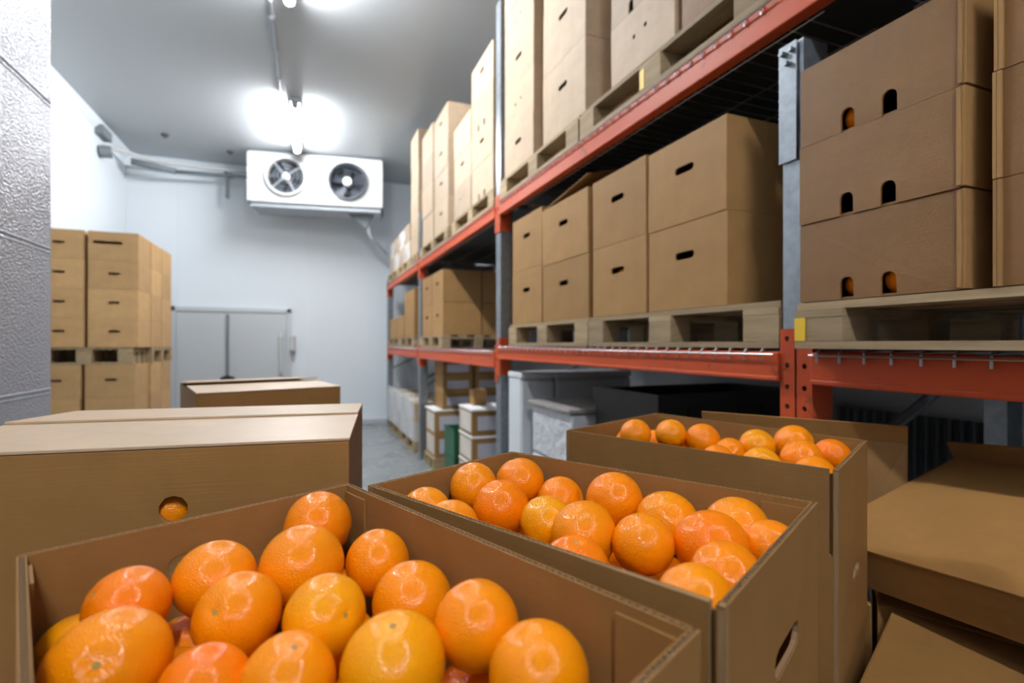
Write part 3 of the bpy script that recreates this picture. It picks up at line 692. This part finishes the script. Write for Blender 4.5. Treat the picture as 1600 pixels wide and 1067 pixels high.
def open_box(quad, label, hole_end=None, slit=None, small_hole=None):
    a, b2, c, d = [Vector(p) for p in quad]; ctr = (a+b2+c+d)/4; org = (ctr.x, ctr.y, ZB)
    t = empty('open_carton', org); tag(t, label, 'box', 'open cartons of oranges in the foreground')
    T = .0075
    lw = lambda p, q, **k: wall_panel('long_wall', t, org, p, q, ctr, ZB, ZR, **k)
    ew = lambda p, q, **k: wall_panel('end_wall', t, org, p, q, ctr, ZB, ZR, **k)
    ew(a, b2, holes=small_hole or ()); lw(b2, c, gap0=T, gap1=T)
    ew(d, c, holes=hole_end or ())
    lw(a, d, gap0=T, gap1=.0 if slit else T, notch=slit)
    q2 = [p+(ctr-p).normalized()*.014 for p in (a, b2, c, d)]
    mb = MB(); mb.prism([(p.x-org[0], p.y-org[1]) for p in q2], .001, .008); mb.build('bottom', 'kraft_open', t)
    # glued corner flaps standing inside the long walls
    for (p, q) in ((b2, c), (c, b2), (a, d), (d, a)):
        u = (q-p).normalized(); n = Vector((-u.y, u.x)); n = n if n.dot(ctr-p) > 0 else -n
        s = p+u*.009+n*.0078; mb = MB(); e = s+u*.055
        mb.prism([(s.x-org[0], s.y-org[1]), (e.x-org[0], e.y-org[1]), (e.x+n.x*.003-org[0], e.y+n.y*.003-org[1]), (s.x+n.x*.003-org[0], s.y+n.y*.003-org[1])], .012, BH-.008)
        mb.build('corner_flap', 'kraft_open', t)
    return t
QUAD = {1: [(-.256, .625), (.055, .773), (.255, .286), (-.056, .138)], 2: [(.079, .752), (.353, .891), (.598, .462), (.294, .303)], 3: [(.556, 1.062), (.937, 1.232), (1.076, .72), (.778, .566)]}
open_box(QUAD[1], 'open carton of oranges at the front left, nearest the viewer', small_hole=[(.150, .308, .060, .025)])
open_box(QUAD[2], 'open carton of oranges in the middle with an end handle slot', hole_end=[(.19, .241, .10, .030)], slit=(.0055, .30))
open_box(QUAD[3], 'open carton of oranges at the back right, in front of the rack', hole_end=[(.185, .14, .075, .022)], slit=(.006, .135))

# oranges: (x, y, h, radius)
def orange_mesh(seed):
    r = random.Random(seed); mb = MB(); ns, nr = 48, 28; vs = []; fs = []
    ph = [r.uniform(0, 6.28) for _ in range(4)]; obl = r.uniform(.95, 1.0)
    for i in range(nr+1):
        th_ = math.pi*i/nr
        for k in range(ns):
            f = 2*math.pi*k/ns
            rad = 1+.012*math.sin(2*f+ph[0])*math.sin(th_)+.008*math.sin(3*f+ph[1])*math.sin(th_)**2
            dim = .055*math.exp(-(th_/.16)**2)+.03*math.exp(-((math.pi-th_)/.14)**2)
            rad -= dim-.012*math.exp(-((th_-.33)/.15)**2)*(1+.5*math.sin(5*f+ph[2]))
            vs.append((rad*math.sin(th_)*math.cos(f), rad*math.sin(th_)*math.sin(f), rad*math.cos(th_)*obl))
    for i in range(nr):
        for k in range(ns): fs.append((i*ns+k, i*ns+(k+1) % ns, (i+1)*ns+(k+1) % ns, (i+1)*ns+k))
    mb.add(vs, fs); o = mb.build('orange', 'orange_peel', smooth=True); me = o.data
    bm = bmesh.new(); bm.from_mesh(me); bmesh.ops.remove_doubles(bm, verts=bm.verts, dist=1e-5); bmesh.ops.recalc_face_normals(bm, faces=bm.faces); bm.to_mesh(me); bm.free()
    for p in me.polygons: p.use_smooth = True
    z = max(v[2] for v in vs if abs(v[0]) < .02 and abs(v[1]) < .02)
    bpy.data.objects.remove(o); return me, z*.0+min(v[2] for v in vs[:1])
OM = [orange_mesh(s) for s in range(5)]
mb = MB(); mb.prism([((.055+.018*(k % 2))*math.cos(math.pi*k/5), (.055+.018*(k % 2))*math.sin(math.pi*k/5)) for k in range(10)], -.01, .012)
o = mb.build('stem_scar', 'stem_scar'); SM = o.data; bpy.data.objects.remove(o)
def orange(x, y, h, R, label, group, face=None):
    me, zt = random.choice(OM)
    o = bpy.data.objects.new('orange', me); COL.objects.link(o); o.location = (x, y, EYE+h); o.scale = (R, R, R)
    if face: v = Vector(face).normalized()
    else:
        v = Vector((random.gauss(0, 1), random.gauss(0, 1), random.gauss(0, 1))).normalized()
    o.rotation_mode = 'QUATERNION'; o.rotation_quaternion = v.to_track_quat('Z', 'Y')
    s = bpy.data.objects.new('stem_scar', SM); COL.objects.link(s); s.parent = o; s.location = (0, 0, zt)
    lw_ = label.split(' of ')[0]
    rip = random.uniform(.85, 1) if any(k in lw_ for k in ('golden', 'yellow', 'pale')) else (random.uniform(0, .12) if any(k in lw_ for k in ('deep orange', 'reddish')) else random.uniform(.28, .58))
    o.color = (rip, rip, rip, 1)
    tag(o, label, 'orange', group); return o
BOX1 = [
 (.0121, .6981, -.2297, .0412, 'farthest orange, in the back corner of the front box', None),
 (-.0058, .6038, -.241, .043, 'second farthest orange along the front box, left of centre', None),
 (.0746, .608, -.2511, .0368, 'small orange touching the right long wall, farthest along it, front box', None),
 (-.0892, .6125, -.2453, .0392, 'orange beside the back wall hand slot of the front box', None),
 (-.0608, .5434, -.2549, .0384, 'orange right of the slot-side orange, just nearer, front box', (-.2, -.35, .25)),
 (.0148, .5037, -.2507, .0365, 'yellowish orange at the very middle of the front box', (.4, -.7, .3)),
 (.101, .5337, -.2664, .0403, 'orange second along the right long wall of the front box', None),
 (-.1547, .5739, -.2433, .0358, 'deep orange fruit behind the biggest one, left of front box', (-.7, -.3, .6)),
 (-.147, .4986, -.2568, .0433, 'biggest orange with a navel scar, bottom left of the photo', (.06, -.80, .48)),
 (.1387, .4343, -.2475, .0374, 'orange third along the right long wall of the front box', None),
 (.0643, .4214, -.2606, .0417, 'large golden orange with a pale top scar, bottom centre', (-.05, -.25, 1)),
 (-.0145, .4408, -.2658, .0362, 'orange cut by the bottom edge, left of the golden one', (.15, -.3, 1)),
 (.1675, .3657, -.257, .0387, 'orange nearest the bottom edge beside the right long wall, front box', None),
 (-.0745, .4606, -.2703, .0339, 'reddish orange at the bottom edge right of the biggest one', None),
 (-.201, .5985, -.2871, .0324, 'yellow orange half hidden behind the biggest one, left corner', None)]
DEEP1 = [(-.1204, .6347, -.3308, .0400), (.1364, .446, -.3309, .0400), (-.0577, .6678, -.302, .038), (.0205, .6562, -.308, .038), (.0315, .5587, -.312, .038), (-.116, .5566, -.322, .038), (.0555, .4853, -.328, .038), (-.0279, .501, -.328, .038), (.0112, .3814, -.325, .038), (-.1242, .4272, -.325, .036)]
BOX2 = [
 (.2454, .7854, -.2283, .0379, 'orange left of the back corner one, middle box'),
 (.3345, .8085, -.2346, .0409, 'orange in the far back corner of the middle box'),
 (.3806, .7489, -.2546, .0385, 'orange second along the far long wall of the middle box'),
 (.1589, .7414, -.2462, .0377, 'orange at the left end wall of the middle box'),
 (.2646, .7111, -.2431, .0422, 'reddish orange in front of the two back corner ones, middle box'),
 (.427, .6611, -.234, .0418, 'orange third along the far long wall of the middle box'),
 (.4621, .5841, -.2472, .043, 'orange fourth along the far long wall of the middle box'),
 (.5095, .5065, -.2384, .0418, 'large orange fifth along the far long wall of the middle box'),
 (.3096, .6483, -.2502, .038, 'golden orange left of the tall central one, middle box'),
 (.3242, .5721, -.2411, .0421, 'tall central orange, biggest in the left half of middle box'),
 (.3728, .5149, -.2395, .0364, 'upright oval orange right of the central one, middle box'),
 (.4405, .4757, -.2373, .042, 'big deep orange fruit in the right half of the middle box'),
 (.4995, .4455, -.2363, .0312, 'orange at the right end wall by the far corner, middle box'),
 (.178, .6694, -.247, .038, 'orange half hidden by the near rim, farthest left, middle box'),
 (.2768, .5086, -.2542, .0394, 'reddish orange with a dark dot by the near rim, middle box'),
 (.3992, .4104, -.2416, .0374, 'orange at the right end wall, middle of that wall, middle box'),
 (.3335, .3821, -.2411, .036, 'orange in the near right corner of the middle box')]
DEEP2 = [(.2912, .7625, -.3173, .043), (.4459, .6189, -.3401, .042), (.218, .6095, -.302, .038), (.3714, .6216, -.302, .038), (.3581, .457, -.302, .038), (.4219, .5299, -.307, .038), (.3405, .6991, -.31, .038), (.4857, .4673, -.3145, .036), (.2786, .5641, -.319, .038)]
BOX3 = [
 (.7272, 1.0347, -.2154, .0359, 'orange at the left end of the back box, upper one'),
 (.7763, .9675, -.2076, .0343, 'second orange from the left along the top, back box'),
 (.837, .9318, -.2203, .0392, 'third orange from the left, standing tall, back box'),
 (.8495, .864, -.2357, .0329, 'small sunken orange right of the third tall one, back box'),
 (.9145, .851, -.2242, .0369, 'golden orange in the middle of the back box'),
 (.9967, .8282, -.2204, .0406, 'highest orange against the far wall, right half, back box'),
 (.9779, .7246, -.2248, .0339, 'reddish orange nearest the right end, back box'),
 (.9083, .7373, -.2281, .0386, 'wide orange in front of the highest one, back box'),
 (.7455, 1.0875, -.2504, .0377, 'orange lying low at the left end wall, back box'),
 (.8027, 1.0639, -.2506, .0357, 'low bright orange below the two leftmost ones, back box'),
 (.8154, .9954, -.2573, .0368, 'low pale orange fourth from the left by the near rim, back box'),
 (.79, .8349, -.2453, .0353, 'orange behind the near rim left of the golden one, back box'),
 (.8261, .7579, -.2394, .0364, 'orange behind the near rim under the golden one, back box'),
 (.8661, .6766, -.2461, .0387, 'orange in the near right corner of the back box'),
 (1.020, .738, -.2571, .030, 'orange glimpsed in the far right corner of the back box')]
DEEP3 = [(.7922, .921, -.305, .038), (.9264, .9589, -.305, .038), (.8846, .8223, -.305, .038), (.9551, .7618, -.305, .038), (.8936, 1.0516, -.305, .038), (.8745, 1.1349, -.305, .038)]
for (x, y, h, R, lb, fc) in BOX1: orange(x, y, h, R, lb, 'oranges in the front box', fc)
for (x, y, h, R, lb) in BOX2: orange(x, y, h, R, lb, 'oranges in the middle box', (-.1, -.25, 1) if 'dark dot' in lb else None)
for (x, y, h, R, lb) in BOX3: orange(x, y, h, R, lb, 'oranges in the back box')
for D, nm in ((DEEP1, 'front'), (DEEP2, 'middle'), (DEEP3, 'back')):
    for (x, y, h, R) in D: orange(x, y, h, R, f"orange deep in the {nm} box, glimpsed between the upper oranges", f"deep oranges in the {nm} box")

# closed cartons around them
def frame_box(name, label, org, ex, ey, w_, d, h, m, hole=None, flaps='shut', top_m=None, flap_open=None):
    """closed carton: front along ex, depth along ey, body plus its top flaps as parts"""
    ex, ey = Vector(ex).normalized(), Vector(ey).normalized(); ez = ex.cross(ey).normalized(); ey = ez.cross(ex)
    M = Matrix(((ex.x, ey.x, ez.x, org[0]), (ex.y, ey.y, ez.y, org[1]), (ex.z, ey.z, ez.z, org[2]), (0, 0, 0, 1)))
    t = bpy.data.objects.new(name, None); COL.objects.link(t); t.matrix_world = M; t.empty_display_size = .05
    tag(t, label, 'box')
    mb = MB(); th_ = .006; mb.M = Matrix.Rotation(math.pi/2, 4, 'X')
    mb.prism([(0, 0), (w_, 0), (w_, h), (0, h)], -th_, 0, holes=[slot(*hole)] if hole else [])
    mb.M = Matrix(); mb.box((0, th_, 0), (th_, d, h)); mb.box((w_-th_, th_, 0), (w_, d, h)); mb.box((th_, d-th_, 0), (w_-th_, d, h)); mb.box((th_, th_, 0), (w_-th_, d-th_, th_))
    mb.build('carton_body', m, t, bevel=.0015)
    def flap(y0, y1, lift, hinge_front, name='top_flap', rise=0):
        mb = MB(); L = y1-y0; mb.box((-.001, 0, 0), (w_+.001, L, .005)); f = mb.build(name, top_m or m, t, bevel=.0012)
        if hinge_front: f.location = (0, y0, h+.0005+rise); f.rotation_euler = (lift, 0, 0)
        else: f.location = (w_, y1, h+.0005+rise); f.rotation_euler = (lift, 0, math.pi)
        return f
    return t, flap
# big closed carton, left foreground
t, flap = frame_box('closed_carton', 'big closed carton with round handle hole, left behind the front box', (-.5343, .9232, ZB), (.9904, -.135, 0), (.0232, .9998, 0), .60, .478, .405, 'kraft_open', hole=(.60-.244, .317, .038, .0375), top_m='kraft_sheen')
flap(-.001, .262, .010, True); flap(.258, .479, .034, False)
orange(-.190, .921, -.250, .038, 'orange seen through the round handle hole of the closed carton', 'oranges seen through handle holes')
# carton behind it
t, flap = frame_box('closed_carton', 'closed carton with loose curled flaps, farther back on the left', (-.319, 1.836, EYE-.557), (.428, .119, 0), (-.232, .512, 0), .445, .56, .400, 'kraft_open', top_m='kraft_sheen')
flap(-.002, .30, .014, True); flap(.28, .562, .05, False, rise=.003)
# lower tier cartons that carry the foreground boxes
def tier(quad, label):
    ctr = [sum(p[i] for p in quad)/len(quad) for i in (0, 1)]
    mb = MB(); q = [(p[0]-ctr[0], p[1]-ctr[1]) for p in quad]
    mb.prism(q, 0, ZB-.002); o = mb.build('tall_carton', 'kraft_open', bevel=.003); o.location = (*ctr, 0); tag(o, label, 'box', 'tall cartons under the foreground boxes')
def quad_from(p, u, L, v, W):
    u = Vector(u).normalized(); v = Vector(v).normalized(); p = Vector(p)
    return [tuple(p), tuple(p+u*L), tuple(p+u*L+v*W), tuple(p+v*W)]
for k, nm in ((1, 'front left'), (2, 'middle'), (3, 'back right')):
    a = [Vector(p) for p in QUAD[k]]; ctr = sum(a, Vector((0, 0)))/4
    tier([tuple(p+(ctr-p).normalized()*.004) for p in a], f"tall closed carton standing under the {nm} orange box")
tier(quad_from((1.146, .714), (-.307, -.137), .36, (.408, -.913), .60), 'tall closed carton at the lower right corner, below the tilted carton')
tier(quad_from((-.5343, .9232), (.9904, -.135), .60, (.135, .9904), .478), 'tall closed carton under the big closed carton on the left')
tier([(-.319, 1.836), (.109, 1.955), (-.123, 2.467), (-.551, 2.348)], 'tall closed carton under the curled-flap carton')
tier([(1.130, .735), (1.34, .885), (1.64, .62), (1.40, .18), (1.152, .722)], 'tall closed carton added to block light under the tilted carton, right edge')  # carton added to block light in the gap, also props the tilted carton
tier([(.96, 1.245), (1.17, 1.335), (1.325, 1.05), (1.325, .90), (1.12, .74)], 'tall closed carton under the folded carton, beside the rack')
# tilted flat carton, right
P0, P1, P2 = Vector((1.1003, .8655, EYE-.452)), Vector((1.6184, .8377, EYE-.312)), Vector((1.0688, .2649, EYE-.3944))
ex = (P0-P2).normalized(); ey = (P1-P0); ey = (ey-ex*ey.dot(ex)); dl = ey.length; ey.normalize(); ez = ex.cross(ey)
if ez.z < 0: ez = -ez
# local x runs P2->P0 reversed so the frame stays right-handed with z up
ex2 = -ex if (ex.cross(ey)).z < 0 else ex
org = (P0 if (ex2-ex).length > .1 else P2) - ez*.085
t, flap = frame_box('flat_carton', 'flat closed carton lying tilted at the right edge, rear flap raised', tuple(org), tuple(ex2), tuple(ey), .62, dl, .085, 'kraft_open')
flap(-.001, dl*.999, 0.0, True)
mb = MB(); mb.box((0, 0, 0), (.62, .004, .052)); f = mb.build('rear_flap', 'kraft_open', t); f.location = (0, dl+.001, .088); f.rotation_euler = (math.radians(12), 0, 0)
# folded carton standing behind the third box
a, b2 = Vector((1.169, 1.302, 0)), Vector((1.455, .869, 0)); u = (b2-a).normalized(); n = Vector((-u.y, u.x, 0)); n = n if n.x > 0 else -n
L = (b2-a).length
t = bpy.data.objects.new('folded_carton', None); COL.objects.link(t)
t.matrix_world = Matrix(((u.x, n.x, 0, a.x), (u.y, n.y, 0, a.y), (0, 0, 1, ZB), (0, 0, 0, 1)))
tag(t, 'flattened carton standing on edge behind the back box of oranges', 'box')
mb = MB(); mb.box((0, 0, .001), (L, .006, .297)); mb.box((0, .0065, .001), (L, .0125, .297)); mb.build('panel', 'kraft', t)
mb = MB(); mb.add([(L-.13, -.0005, .012), (L-.004, -.0005, .295), (L-.004, -.0005, .012), (L-.13, -.004, .012), (L-.004, -.004, .295), (L-.004, -.012, .012)], [(0,2,1),(3,4,5),(0,1,4,3),(1,2,5,4),(2,0,3,5)]); mb.build('creased_corner', 'kraft', t)
mb = MB(); mb.box((0, 0, 0), (L, .005, .046)); f = mb.build('top_flap', 'kraft_open', t); f.location = (0, 0, .298); f.rotation_euler = (math.radians(16), 0, 0)

# oranges glimpsed through rack carton handle holes
for (yy, hh, lb) in ((2.09, .325, 'bottom'), (2.09, .665, 'top')):
    orange(XF+.058, yy, hh, .036, f"orange behind the handle slot, {lb} carton of the third column", 'oranges seen through handle holes')
for (yy, hh, lb) in ((.914, .592, 'left arch of the top frosted carton'), (.914, .158, 'left arch of the bottom frosted carton'), (.812, .158, 'right arch of the bottom frosted carton')):
    orange(1.346, yy, hh, .038, f"orange seen through the {lb}", 'oranges seen through handle holes')
